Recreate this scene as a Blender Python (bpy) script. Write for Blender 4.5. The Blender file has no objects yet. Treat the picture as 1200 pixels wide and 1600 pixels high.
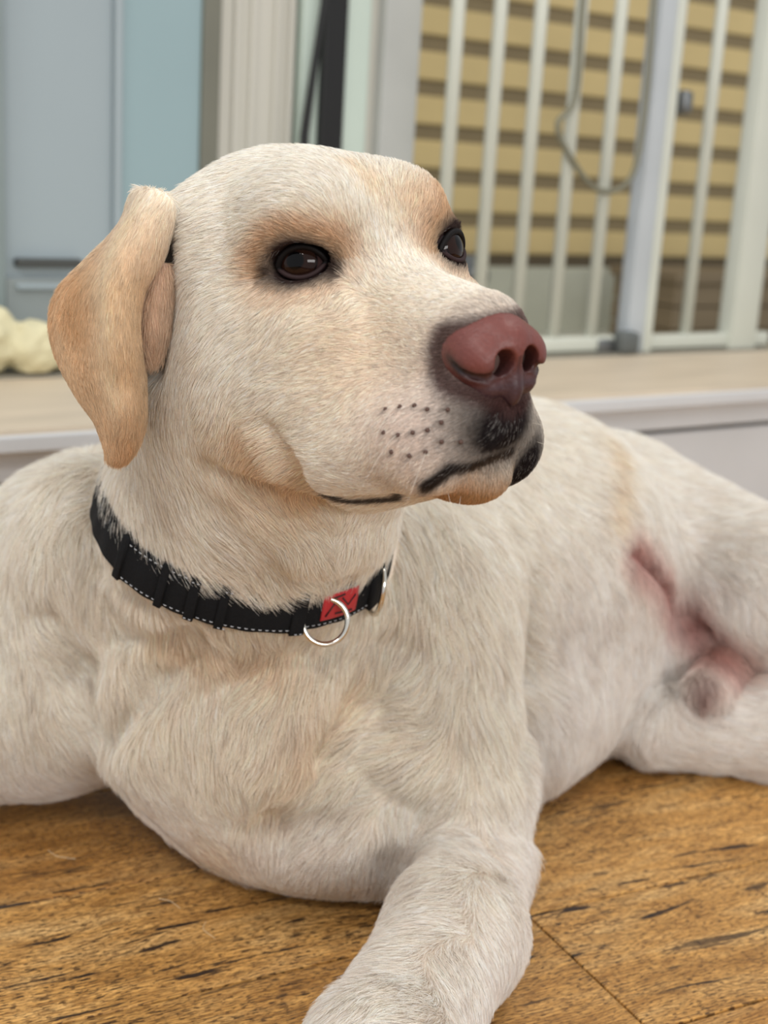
import bpy, bmesh, math, random
import numpy as np
from mathutils import Matrix, Vector

FUR = 1.0          # fur density factor
rng = np.random.default_rng(7)
random.seed(7)
sc = bpy.context.scene

# ------------------------------------------------------------------ camera
CAM_H, PITCH, ROLL, FPX = 0.43, math.radians(14.5), math.radians(3.45), 2100.0
C = np.array([0, 0, CAM_H])
fw = np.array([0, math.cos(PITCH), -math.sin(PITCH)])
up0 = np.array([0, math.sin(PITCH), math.cos(PITCH)]); rt0 = np.array([1., 0, 0])
upv = math.cos(ROLL)*up0 - math.sin(ROLL)*rt0
rtv = math.cos(ROLL)*rt0 + math.sin(ROLL)*up0
cam = bpy.data.cameras.new('camera'); camo = bpy.data.objects.new('camera', cam)
sc.collection.objects.link(camo)
camo.matrix_world = Matrix([[rtv[i], upv[i], -fw[i], C[i]] for i in range(3)] + [[0, 0, 0, 1]])
cam.sensor_fit = 'VERTICAL'; cam.sensor_height = 36.0; cam.lens = 36.0*FPX/1600
cam.clip_start = 0.01
cam.dof.use_dof = True; cam.dof.focus_distance = 0.60; cam.dof.aperture_fstop = 9.0
sc.camera = camo

# ------------------------------------------------------------------ world, lights, exposure
world = bpy.data.worlds.new('world'); sc.world = world; world.use_nodes = True
bg = world.node_tree.nodes['Background']
bg.inputs[0].default_value = (0.94, 0.97, 1.0, 1); bg.inputs[1].default_value = 0.70

def area(name, loc, target, sx, sy, power, color):
    l = bpy.data.lights.new(name, 'AREA'); l.shape = 'RECTANGLE'; l.size = sx; l.size_y = sy
    l.energy = power; l.color = color
    o = bpy.data.objects.new(name, l); sc.collection.objects.link(o)
    o.location = loc
    o.rotation_euler = (Vector(target)-Vector(loc)).to_track_quat('-Z', 'Y').to_euler()
    return o
area('unseen_light', (-1.35, 0.15, 2.6), (0, .8, .2), .45, 1.1, 20, (1, .97, .93))  # window high on the left, out of view
area('unseen_light', (1.1, -1.3, 0.95), (.0, .75, .15), 1.3, .40, 24, (1, .98, .95))  # fill light added at front right to brighten the chest
area('unseen_light', (-0.62, -1.55, 2.5), (0, .8, .2), .75, .12, 26, (1, .97, .93))  # unseen ceiling lamp strip, placed to make the glint in the near eye
area('ceiling_light', (0.9, 0.9, 2.5), (.3, .9, .1), 1.2, 0.5, 15, (1, .95, .88))
sc.view_settings.view_transform = 'Standard'; sc.view_settings.look = 'None'
sc.view_settings.exposure = 0.0; sc.view_settings.gamma = 1.0
sc.view_settings.use_curve_mapping = False

# ------------------------------------------------------------------ helpers
def ray(px, py): return fw + rtv*((px-600)/FPX) + upv*((800-py)/FPX)
def P(px, py, Y):
    r = ray(px, py); return C + r*(Y/r[1])
def PZ(px, py, z):
    r = ray(px, py); return C + r*((z-CAM_H)/r[2])
def proj(p):
    d = np.asarray(p)-C; z = d@fw
    return np.stack([600+FPX*(d@rtv)/z, 800-FPX*(d@upv)/z], -1)
def lin(c):
    c = np.asarray(c, float)/255.
    return np.where(c <= .04045, c/12.92, ((c+.055)/1.055)**2.4)

def tag(o, label=None, cat=None, group=None, kind=None):
    if label: o['label'] = label
    if cat: o['category'] = cat
    if group: o['group'] = group
    if kind: o['kind'] = kind
    return o
def link(name, me, mat=None, parent=None, mw=None):
    o = bpy.data.objects.new(name, me); sc.collection.objects.link(o)
    if mat is not None and me is not None and len(me.materials) == 0: me.materials.append(mat)
    if parent is not None: o.parent = parent
    if mw is not None: o.matrix_local = mw
    return o
def empty(name, loc=(0, 0, 0), mw=None):
    o = bpy.data.objects.new(name, None); sc.collection.objects.link(o)
    o.empty_display_size = .05
    if mw is not None: o.matrix_world = mw
    else: o.location = loc
    return o
def bm_mesh(name, bm, smooth=False):
    me = bpy.data.meshes.new(name); bm.to_mesh(me); bm.free()
    if smooth: me.polygons.foreach_set('use_smooth', [True]*len(me.polygons))
    return me
def add_box(bm, lo, hi, bevel=0.0):
    lo, hi = Vector(lo), Vector(hi)
    r = bmesh.ops.create_cube(bm, size=1.0)
    bmesh.ops.scale(bm, vec=hi-lo, verts=r['verts']); bmesh.ops.translate(bm, vec=(lo+hi)/2, verts=r['verts'])
    if bevel > 0:
        es = list({e for v in r['verts'] for e in v.link_edges})
        bmesh.ops.bevel(bm, geom=es, offset=bevel, segments=2, affect='EDGES', profile=.6)
def box_mesh(name, lo, hi, bevel=0.0, smooth=False):
    bm = bmesh.new(); add_box(bm, lo, hi, bevel); return bm_mesh(name, bm, smooth)
def mesh_np(name, v, faces, smooth=True):
    me = bpy.data.meshes.new(name)
    v = np.asarray(v, np.float32)
    faces = np.asarray(faces, np.int32); k = faces.shape[1]
    me.vertices.add(len(v)); me.vertices.foreach_set('co', v.ravel())
    me.loops.add(faces.size); me.loops.foreach_set('vertex_index', faces.ravel())
    me.polygons.add(len(faces)); me.polygons.foreach_set('loop_start', np.arange(0, faces.size, k, dtype=np.int32))
    me.polygons.foreach_set('loop_total', np.full(len(faces), k, np.int32))
    me.update(calc_edges=True); me.validate()
    if smooth: me.polygons.foreach_set('use_smooth', np.ones(len(me.polygons), bool))
    return me
def tube(pts, radii, seg=12, closed=False, cap=True):
    """swept tube through points; returns verts, quads"""
    pts = np.asarray(pts, float); n = len(pts)
    radii = np.broadcast_to(radii, (n,))
    if closed: T = np.roll(pts, -1, 0)-np.roll(pts, 1, 0)
    else: T = np.gradient(pts, axis=0)
    T /= np.linalg.norm(T, axis=1)[:, None]
    a = np.array([0, 0, 1.]) if abs(T[0][2]) < .9 else np.array([1., 0, 0])
    N = np.cross(T[0], a); N /= np.linalg.norm(N); V = []
    for i in range(n):
        N = N-T[i]*(N@T[i]); N /= np.linalg.norm(N); B = np.cross(T[i], N)
        for j in range(seg):
            t = 2*math.pi*j/seg
            V.append(pts[i]+radii[i]*(math.cos(t)*N+math.sin(t)*B))
    Fq = []
    for i in range(n if closed else n-1):
        i2 = (i+1) % n
        for j in range(seg):
            j2 = (j+1) % seg
            Fq.append((i*seg+j, i*seg+j2, i2*seg+j2, i2*seg+j))
    if not closed and cap:
        c0, c1 = len(V), len(V)+1; V.append(pts[0]); V.append(pts[-1])
        for j in range(seg):
            j2 = (j+1) % seg
            Fq.append((c0, j2, j, c0)); Fq.append((c1, (n-1)*seg+j, (n-1)*seg+j2, c1))
    return V, Fq
def py_mesh(name, V, Fq, smooth=True):
    me = bpy.data.meshes.new(name)
    me.from_pydata([tuple(map(float, v)) for v in V], [], [tuple(dict.fromkeys(f)) for f in Fq]); me.update()
    if smooth: me.polygons.foreach_set('use_smooth', [True]*len(me.polygons))
    return me

def catmull(A, n):
    m = len(A); t = np.linspace(0, m-1, n); i = np.clip(t.astype(int), 0, m-2); f = (t-i)[:, None, None] if A.ndim == 3 else (t-i)[:, None]
    g_ = lambda k: A[np.clip(k, 0, m-1)]
    p0, p1, p2, p3 = g_(i-1), g_(i), g_(i+1), g_(i+2)
    return .5*((2*p1)+(-p0+p2)*f+(2*p0-5*p1+4*p2-p3)*f**2+(-p0+3*p1-3*p2+p3)*f**3)

# ------------------------------------------------------------------ materials
def new_mat(name):
    m = bpy.data.materials.new(name); m.use_nodes = True
    nt = m.node_tree; b = nt.nodes['Principled BSDF']
    return m, nt, b
def plain(name, rgb, rough=.5, metal=0., var=.06, scale=8., bump=0., bscale=60., spec=.5, stretch=(1, 1, 1)):
    m, nt, b = new_mat(name); N = nt.nodes; L = nt.links
    tc = N.new('ShaderNodeTexCoord'); mp = N.new('ShaderNodeMapping'); mp.inputs['Scale'].default_value = stretch
    L.new(tc.outputs['Object'], mp.inputs[0])
    nz = N.new('ShaderNodeTexNoise'); nz.inputs['Scale'].default_value = scale; nz.inputs['Detail'].default_value = 4
    L.new(mp.outputs[0], nz.inputs['Vector'])
    cr = N.new('ShaderNodeValToRGB'); c = lin(rgb)
    cr.color_ramp.elements[0].position = .3; cr.color_ramp.elements[1].position = .7
    cr.color_ramp.elements[0].color = (*(c*(1-var)), 1); cr.color_ramp.elements[1].color = (*(np.minimum(c*(1+var), 1)), 1)
    L.new(nz.outputs['Fac'], cr.inputs[0]); L.new(cr.outputs[0], b.inputs['Base Color'])
    b.inputs['Roughness'].default_value = rough; b.inputs['Metallic'].default_value = metal
    b.inputs['Specular IOR Level'].default_value = spec
    if bump > 0:
        n2 = N.new('ShaderNodeTexNoise'); n2.inputs['Scale'].default_value = bscale; n2.inputs['Detail'].default_value = 3
        L.new(mp.outputs[0], n2.inputs['Vector'])
        bp = N.new('ShaderNodeBump'); bp.inputs['Strength'].default_value = bump; bp.inputs['Distance'].default_value = .002
        L.new(n2.outputs['Fac'], bp.inputs['Height']); L.new(bp.outputs[0], b.inputs['Normal'])
    return m

def wood_mat():
    """worn oak: grain, dark open pores, dark knots and blotches; runs along local x, differs per plank"""
    m, nt, b = new_mat('worn_oak'); N = nt.nodes; L = nt.links
    tc = N.new('ShaderNodeTexCoord'); oi = N.new('ShaderNodeObjectInfo')
    add = N.new('ShaderNodeVectorMath'); add.operation = 'ADD'
    mul = N.new('ShaderNodeVectorMath'); mul.operation = 'SCALE'; mul.inputs['Scale'].default_value = 7.0
    comb = N.new('ShaderNodeCombineXYZ'); L.new(oi.outputs['Random'], comb.inputs[0]); L.new(oi.outputs['Random'], comb.inputs[1])
    L.new(comb.outputs[0], mul.inputs[0]); L.new(tc.outputs['Object'], add.inputs[0]); L.new(mul.outputs[0], add.inputs[1])
    # warp so that the grain wanders
    wn = N.new('ShaderNodeTexNoise'); wn.inputs['Scale'].default_value = 5; wn.inputs['Detail'].default_value = 2
    mpw = N.new('ShaderNodeMapping'); mpw.inputs['Scale'].default_value = (1, 2.5, 1)
    L.new(add.outputs[0], mpw.inputs[0]); L.new(mpw.outputs[0], wn.inputs['Vector'])
    sb = N.new('ShaderNodeVectorMath'); sb.operation = 'SUBTRACT'; sb.inputs[1].default_value = (.5, .5, .5)
    L.new(wn.outputs['Color'], sb.inputs[0])
    ws = N.new('ShaderNodeVectorMath'); ws.operation = 'MULTIPLY'; ws.inputs[1].default_value = (0, .035, 0)
    L.new(sb.outputs[0], ws.inputs[0])
    wv = N.new('ShaderNodeVectorMath'); wv.operation = 'ADD'; L.new(add.outputs[0], wv.inputs[0]); L.new(ws.outputs[0], wv.inputs[1])
    def noise(scale, st, det=4, rough=.6):
        mp = N.new('ShaderNodeMapping'); mp.inputs['Scale'].default_value = st; L.new(wv.outputs[0], mp.inputs[0])
        n = N.new('ShaderNodeTexNoise'); n.inputs['Scale'].default_value = scale; n.inputs['Detail'].default_value = det
        n.inputs['Roughness'].default_value = rough
        L.new(mp.outputs[0], n.inputs['Vector']); return n.outputs['Fac']
    def ramp(src, stops):
        r = N.new('ShaderNodeValToRGB'); e = r.color_ramp.elements
        e[0].position, e[0].color = stops[0][0], (*stops[0][1], 1); e[1].position, e[1].color = stops[-1][0], (*stops[-1][1], 1)
        for p, c in stops[1:-1]:
            q = e.new(p); q.color = (*c, 1)
        L.new(src, r.inputs[0]); return r.outputs[0]
    def mix(f, a, b_, mode='MIX'):
        x = N.new('ShaderNodeMix'); x.data_type = 'RGBA'; x.blend_type = mode
        if isinstance(f, float): x.inputs[0].default_value = f
        else: L.new(f, x.inputs[0])
        L.new(a, x.inputs[6])
        if isinstance(b_, tuple): x.inputs[7].default_value = (*b_, 1)
        else: L.new(b_, x.inputs[7])
        return x.outputs[2]
    w = (1, 1, 1); k = (0, 0, 0)
    base = ramp(noise(9, (1, 5, 1), 5), [(.28, tuple(lin((172, 122, 58)))), (.5, tuple(lin((220, 168, 96)))), (.72, tuple(lin((238, 196, 132))))])
    fine = ramp(noise(60, (1, 14, 1), 4, .7), [(.40, (.36, .29, .22)), (.58, w)])
    col = mix(.8, base, fine, 'MULTIPLY')
    hue = ramp(oi.outputs['Random'], [(0, (.80, .73, .64)), (.4, w), (.7, (.92, .90, .86)), (1, (1.12, 1.12, 1.12))])
    col = mix(1.0, col, hue, 'MULTIPLY')
    pores = ramp(noise(80, (1, 11, 1), 2, .6), [(.57, k), (.60, w)])
    fp = ramp(noise(210, (1, 7, 1), 1, .5), [(.56, k), (.59, w)])
    fpm = N.new('ShaderNodeMath'); fpm.operation = 'MULTIPLY'; fpm.inputs[1].default_value = .85; L.new(fp, fpm.inputs[0])
    col = mix(fpm.outputs[0], col, tuple(lin((70, 42, 20))))
    gate = ramp(noise(7, (1, 2, 1), 3), [(.40, k), (.56, w)])
    pg = N.new('ShaderNodeMath'); pg.operation = 'MULTIPLY'; L.new(pores, pg.inputs[0]); L.new(gate, pg.inputs[1])
    col = mix(pg.outputs[0], col, tuple(lin((52, 34, 20))))
    cr = ramp(noise(16, (.8, 9, 1), 4, .6), [(.59, k), (.62, w)])
    g2 = ramp(noise(3.3, (1, 1.5, 1), 2), [(.46, k), (.58, w)])
    cg = N.new('ShaderNodeMath'); cg.operation = 'MULTIPLY'; L.new(cr, cg.inputs[0]); L.new(g2, cg.inputs[1])
    col = mix(cg.outputs[0], col, tuple(lin((46, 32, 24))))
    L.new(col, b.inputs['Base Color'])
    b.inputs['Roughness'].default_value = .46; b.inputs['Specular IOR Level'].default_value = .4
    bp = N.new('ShaderNodeBump'); bp.inputs['Strength'].default_value = .35; bp.inputs['Distance'].default_value = .0012
    L.new(fine, bp.inputs['Height']); L.new(bp.outputs[0], b.inputs['Normal'])
    return m
OAK = wood_mat()
GAP = plain('dark_gap', (24, 17, 12), .9)
WHITEP = plain('white_painted_wood', (210, 212, 214), .4, var=.03)
GATEW = plain('white_gate_metal', (205, 208, 196), .35, var=.03)
STEEL = plain('grey_steel', (120, 122, 122), .35, metal=.8, var=.1)
CHROME = plain('polished_steel', (222, 216, 205), .13, metal=1., var=.04)
BLACK = plain('black_plastic', (14, 14, 15), .5)
DOORB = plain('pale_blue_grey_panel', (154, 166, 171), .35, var=.04, scale=2)
DOORB2 = plain('pale_aqua_panel', (144, 167, 172), .35, var=.04, scale=2)
OLIVE = plain('grey_olive_trim', (112, 112, 100), .5)
BEIGE = plain('pale_beige_panel', (196, 194, 184), .5, var=.05, scale=3, stretch=(8, 1, .3))
FRAMEG = plain('pale_green_white_frame', (190, 204, 194), .4, var=.03)
SIDING = plain('yellow_siding', (212, 188, 132), .6, var=.08, scale=3)
SIDGAP = plain('brown_siding_joint', (136, 120, 88), .7)
PAVE = plain('grey_paving', (196, 194, 178), .7, var=.1)
SHELFW = plain('pale_pine', (206, 190, 168), .5, var=.1, scale=6, stretch=(1, 6, 1))
FLUFF = plain('cream_fleece', (214, 206, 170), .9, var=.1, scale=30, bump=1., bscale=90)

# ------------------------------------------------------------------ floor of oak planks
AF = math.radians(27.5)
fl = empty('floor'); tag(fl, kind='structure')
MF = Matrix.Rotation(AF, 4, 'Z')
link('subfloor', box_mesh('subfloor', (-1.2, -1.0, -.03), (2.2, 2.2, -.011)), GAP, fl, MF)
seams = [.473-.12*k for k in range(8, 0, -1)] + [.473, .593, .712, .837]+[.837+.121*k for k in range(1, 7)]
joints = {7: [-.62, .18], 8: [-.3, .422, 1.1], 9: [-.75, .05-.9, 1.3], 10: [-.2+.9, .75], 11: [-.4, .5], 12: [.9]}
for r in range(len(seams)-1):
    y0, y1 = seams[r]+.0007, seams[r+1]-.0007
    if r == 9: js = [-1.1, -.62, .9, 1.6]
    elif seams[r] == .473: js = [-.9, .422, 1.3]
    elif abs(seams[r]-.712) < .01: js = [-.7, .782, 1.5]
    else: js = sorted([-1.1+random.uniform(0, .5), -.1+random.uniform(0, .25)-.4*(r % 2), .95+random.uniform(0, .5)])
    xs = [-1.2]+[j for j in js if -1.15 < j < 2.1]+[2.2]
    for a, b_ in zip(xs[:-1], xs[1:]):
        x0, x1 = a+.0006, b_-.0006
        bm = bmesh.new(); add_box(bm, (-(x1-x0)/2, -(y1-y0)/2, -.012), ((x1-x0)/2, (y1-y0)/2, 0), .0012)
        o = link('plank', bm_mesh('plank', bm), OAK, fl)
        o.matrix_local = MF @ Matrix.Translation(((x0+x1)/2, (y0+y1)/2, random.uniform(-.0005, 0)))

# ------------------------------------------------------------------ raised threshold, doors, gate, far wall
TH = math.radians(34.5)
MB = Matrix.Rotation(TH, 4, 'Z')          # u along the threshold, v going back from it
def back(name, lo, hi, mat, parent=None, bevel=.002, kind=None):
    o = link(name, box_mesh(name, lo, hi, bevel), mat, parent)
    if parent is None: o.matrix_world = MB
    if kind: tag(o, kind=kind)
    return o
st = empty('trim_1', mw=MB); tag(st, kind='structure')
back('riser_panel', (-1.2, 1.215, .118), (3.2, 1.26, .158), WHITEP, st)
back('riser_board', (-1.2, 1.222, -.01), (3.2, 1.25, .111), WHITEP, st)
back('shadow_gap', (-1.2, 1.235, .10), (3.2, 1.24, .13), GAP, st, 0)
back('nosing', (-1.2, 1.198, .150), (3.2, 1.24, .166), WHITEP, st)
back('threshold_board', (-1.2, 1.205, .160), (3.2, 1.478, .171), SHELFW, st)
back('threshold_core', (-1.2, 1.26, -.01), (3.2, 1.66, .159), GAP, st, 0)
back('metal_threshold', (-1.2, 1.480, .160), (3.2, 1.535, .174), plain('dull_aluminium', (150, 145, 132), .4, metal=.4), st)

wl = empty('wall_left', mw=MB); tag(wl, kind='structure')
back('corner_post', (.10, 1.56, .17), (.518, 1.62, 1.7), plain('grey_green_post', (128, 140, 140), .5), wl)
d1 = empty('door_1', mw=MB); tag(d1, kind='structure')
back('door_panel', (.520, 1.575, .172), (.655, 1.61, 1.7), DOORB, d1)
back('door_stile', (.655, 1.565, .172), (.664, 1.61, 1.7), DOORB, d1)
back('side_panel', (.664, 1.57, .172), (.768, 1.61, 1.7), DOORB2, d1)
back('bottom_rail', (.520, 1.567, .172), (.70, 1.575, .275), plain('darker_grey_panel', (140, 148, 148), .4), d1)  # lower rail in a darker grey than the panel
back('letter_slot', (.532, 1.560, .288), (.612, 1.574, .298), plain('dark_grey_rubber', (66, 68, 66), .6), d1)
back('slot_lip', (.532, 1.561, .262), (.612, 1.570, .268), DOORB, d1)
w2 = empty('wall_back', mw=MB); tag(w2, kind='structure')
back('olive_trim', (.768, 1.565, .172), (.792, 1.62, 1.7), OLIVE, w2)
back('beige_panel', (.792, 1.58, .172), (.905, 1.62, 1.7), BEIGE, w2)
for u in (.815, .838, .872, .893):
    back('moulding', (u, 1.572, .172), (u+.006, 1.582, 1.7), BEIGE, w2, .002)
d2 = empty('door_2', mw=MB); tag(d2, kind='structure')
back('white_strip', (.908, 1.566, .172), (.934, 1.60, 1.7), FRAMEG, d2)
back('black_gasket', (.934, 1.556, .172), (.968, 1.60, 1.7), BLACK, d2)
back('pale_jamb', (.969, 1.560, .172), (1.006, 1.60, 1.7), FRAMEG, d2)
back('beige_jamb', (1.006, 1.568, .172), (1.022, 1.60, 1.7), BEIGE, d2)
back('gate_side_jamb', (1.022, 1.55, .172), (1.079, 1.60, 1.7), plain('soft_grey_frame', (178, 180, 176), .4), d2)

# leaning black strap left of the pole
V, Fq = tube([MB@Vector((.908, 1.553, .172)), MB@Vector((.908, 1.553, .46)), MB@Vector((.926, 1.55, .62)), MB@Vector((.95, 1.548, .95))], [.006, .006, .004, .003], 8)
o = link('cord', py_mesh('cord', V, Fq), BLACK)
tag(o, 'thin black cord hanging beside the thick black door edge', 'cord')

# safety gate
g = empty('safety_gate', mw=MB@Matrix.Translation((1.08, 1.505, .172)))
tag(g, 'white metal safety gate with vertical bars standing on the threshold', 'gate')
def gbar(name, x0, x1, y0, y1, z0, z1, mat=GATEW, bev=.003):
    return link(name, box_mesh(name, (x0, y0, z0), (x1, y1, z1), bev, True), mat, g)
def gtube(name, x, z0, z1, r=.0085):
    V, Fq = tube([(x, 0, z0), (x, 0, (z0+z1)/2), (x, 0, z1)], r, 12)
    return link(name, py_mesh(name, V, Fq), GATEW, g)
GU0 = 1.08
for u in (1.106, 1.176, 1.246, 1.318, 1.392, 1.594):
    gtube('bar', u-GU0-.002, .012, 1.0, .0095)
gbar('bottom_rail', .0, .70, -.010, .010, .004, .026)
gbar('latch_post', 1.455-GU0, 1.49-GU0, -.014, .014, .0, 1.05, plain('grey_white_post', (186, 192, 196), .35))
gbar('latch_post', 1.487-GU0, 1.503-GU0, -.018, -.004, .0, 1.05)
gbar('end_post', 1.682-GU0, 1.742-GU0, -.016, .016, .0, 1.05)
gbar('top_rail', .0, .70, -.010, .010, .98, 1.005)
f1 = gbar('floor_latch', 1.43-GU0, 1.468-GU0, -.03, -.002, 0, .034, plain('grey_rubber', (92, 96, 94), .6), .008)
gbar('screw_knob', 1.515-GU0, 1.535-GU0, -.02, .02, .355, .39, STEEL, .008)
gbar('hinge_bracket', 1.40-GU0-.002, 1.43-GU0, -.015, .02, .0, .022, STEEL, .004)
th = [(1.305-GU0, -.014, .72-.172), (1.305-GU0, -.014, .65-.172), (1.306-GU0, -.015, .536-.172), (1.277-GU0, -.016, .497-.172), (1.306-GU0, -.016, .454-.172), (1.365-GU0, -.016, .411-.172), (1.425-GU0, -.016, .43-.172), (1.440-GU0, -.0155, .52-.172), (1.436-GU0, -.0155, .70-.172)]
th = catmull(np.array(th), 50)
V, Fq = tube(th, .0042, 8)
link('release_cable', py_mesh('release_cable', V, Fq), plain('grey_cable', (120, 118, 100), .5), g)
# small pipe fitting behind the far side of the head
q = empty('tap_fitting', mw=MB@Matrix.Translation((1.30, 1.70, .10)))
tag(q, 'grey metal pipe fitting behind the white gate, beside the dog\'s far eye', 'pipe')
V, Fq = tube([(0, 0, 0), (0, 0, .06), (0, 0, .20)], .014, 14); link('pipe', py_mesh('pipe', V, Fq), STEEL, q)
V, Fq = tube([(0, -.03, .17), (0, 0, .17), (0, .03, .17)], .020, 14); link('valve', py_mesh('valve', V, Fq), STEEL, q)

# paving and yellow board wall outside
back('trim_2', (.9, 1.66, .02), (5.2, 2.62, .05), PAVE, None, 0, 'structure')
wr = empty('wall_right', mw=MB); tag(wr, kind='structure')
back('backing', (1.0, 2.644, .05), (5.2, 2.70, 2.2), SIDGAP, wr, 0)
back('plinth', (1.0, 2.55, .05), (5.2, 2.66, .205), plain('grey_plinth', (196, 196, 178), .7), wr)
back('base_strip', (1.0, 2.60, .205), (5.2, 2.665, .228), plain('dark_brown_strip', (88, 76, 56), .8), wr)
z = .232
while z < 1.75:
    back('siding_board', (1.0, 2.635, z), (5.2, 2.665, z+.062), SIDING, wr, .004)
    z += .0975

bx = empty('planter_box', mw=MB@Matrix.Translation((2.37, 2.25, .05)))
tag(bx, 'low brown wooden box standing outside, seen through the right part of the gate', 'box')
BRN = plain('brown_wood', (128, 112, 88), .7, var=.1, scale=5, stretch=(1, 1, 8))
link('rim', box_mesh('rim', (-.15, -.11, .160), (.41, .11, .182), .004), BRN, bx)
for k_ in range(3):
    link('side_board', box_mesh('side_board', (-.14, -.10, .003+.053*k_), (.40, .10, .053+.053*k_), .003), BRN, bx)

# fleece toy on the threshold
fz = empty('fleece_cushion', mw=MB@Matrix.Translation((.475, 1.50, .175)))
tag(fz, 'cream fluffy fleece lying on the threshold at the left edge', 'fleece')
bm = bmesh.new()
for (x, y, zz, r) in [(-.12, .02, .045, .05), (-.05, .0, .035, .042), (.0, .01, .028, .034), (.045, -.005, .022, .028), (.075, .01, .018, .022), (-.17, .01, .05, .055), (-.03, .02, .06, .03), (-.075, .02, .07, .03)]:
    r_ = bmesh.ops.create_icosphere(bm, subdivisions=4, radius=r)
    bmesh.ops.scale(bm, vec=(1.2, 1.0, 1.25), verts=r_['verts']); bmesh.ops.translate(bm, vec=(x*1.15, y, zz*1.25), verts=r_['verts'])
from mathutils import noise as mnoise
for v in bm.verts:
    v.co += v.normal*0.006*mnoise.noise(v.co*60)+v.normal*.004*mnoise.noise(v.co*150)
    v.co.z = max(v.co.z, 0.0005)
me = bm_mesh('fleece', bm, True)
o = link('fleece', me, FLUFF, fz)
md = o.modifiers.new('r', 'REMESH'); md.mode = 'VOXEL'; md.voxel_size = .004; md.use_smooth_shade = True

# ------------------------------------------------------------------ the dog: signed distance field of the whole body
def Rot(a, b, c):
    cz, sz = math.cos(a), math.sin(a); cy, sy = math.cos(b), math.sin(b); cx, sx = math.cos(c), math.sin(c)
    return np.array([[cz, -sz, 0], [sz, cz, 0], [0, 0, 1]])@np.array([[cy, 0, sy], [0, 1, 0], [-sy, 0, cy]])@np.array([[1, 0, 0], [0, cx, -sx], [0, sx, cx]])
HR = Rot(*[math.radians(x) for x in (-56, -9.9, 6.3)]); HO = np.array([-.007, .58, .391])
def W(*p): return HO+HR@np.array(p, float)
def toH(p): return (p-HO)@HR
PR = []
def cone(a, ra, b, rb, k=.02, op=1):
    a, b = np.asarray(a, float), np.asarray(b, float)
    m = max(ra, rb)
    PR.append(dict(t='c', a=a, b=b, ra=ra, rb=rb, k=k, op=op, lo=np.minimum(a, b)-m, hi=np.maximum(a, b)+m))
def ell(c, r, k=.02, op=1, M=None):
    c, r = np.asarray(c, float), np.asarray(r, float); m = r.max()
    PR.append(dict(t='e', c=c, r=r, M=np.eye(3) if M is None else M, k=k, op=op, lo=c-m, hi=c+m))
def hell(x, y, z, rx, ry, rz, k=.015, op=1, rot=None):
    ell(W(x, y, z), (rx, ry, rz), k, op, HR if rot is None else HR@Rot(*[math.radians(q) for q in rot]))
def hcone(a, ra, b, rb, k=.015, op=1): cone(W(*a), ra, W(*b), rb, k, op)
def prim_d(p, q):
    if p['t'] == 'c':
        ba = p['b']-p['a']; L2 = ba@ba; h = np.clip(((q-p['a'])@ba)/L2, 0, 1)
        return np.linalg.norm(q-p['a']-h[:, None]*ba, axis=1)-(p['ra']+(p['rb']-p['ra'])*h)
    if p['t'] == 'e':
        x = (q-p['c'])@p['M']; k0 = np.linalg.norm(x/p['r'], axis=1); k1 = np.linalg.norm(x/p['r']**2, axis=1)
        return k0*(k0-1)/np.maximum(k1, 1e-9)
def comb(D, d, p):
    k = p['k']
    if p['op'] == 1:
        h = np.clip(.5+.5*(D-d)/k, 0, 1); return D*(1-h)+d*h-k*h*(1-h)
    h = np.clip(.5-.5*(D+d)/k, 0, 1); return D*(1-h)-d*h+k*h*(1-h)
def sdf(q):
    D = np.full(len(q), .2)
    for p in PR:
        m = p['k']+.02
        s = np.all((q > p['lo']-m) & (q < p['hi']+m), axis=1)
        if s.any(): D[s] = comb(D[s], prim_d(p, q[s]), p)
    return D
def sgrad(q, e=.0008):
    ks = np.array([[1, -1, -1], [-1, -1, 1], [-1, 1, -1], [1, 1, 1.]])
    g_ = sum(k[None]*sdf(q+k*e)[:, None] for k in ks)
    return g_/np.maximum(np.linalg.norm(g_, axis=1), 1e-9)[:, None]
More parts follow.
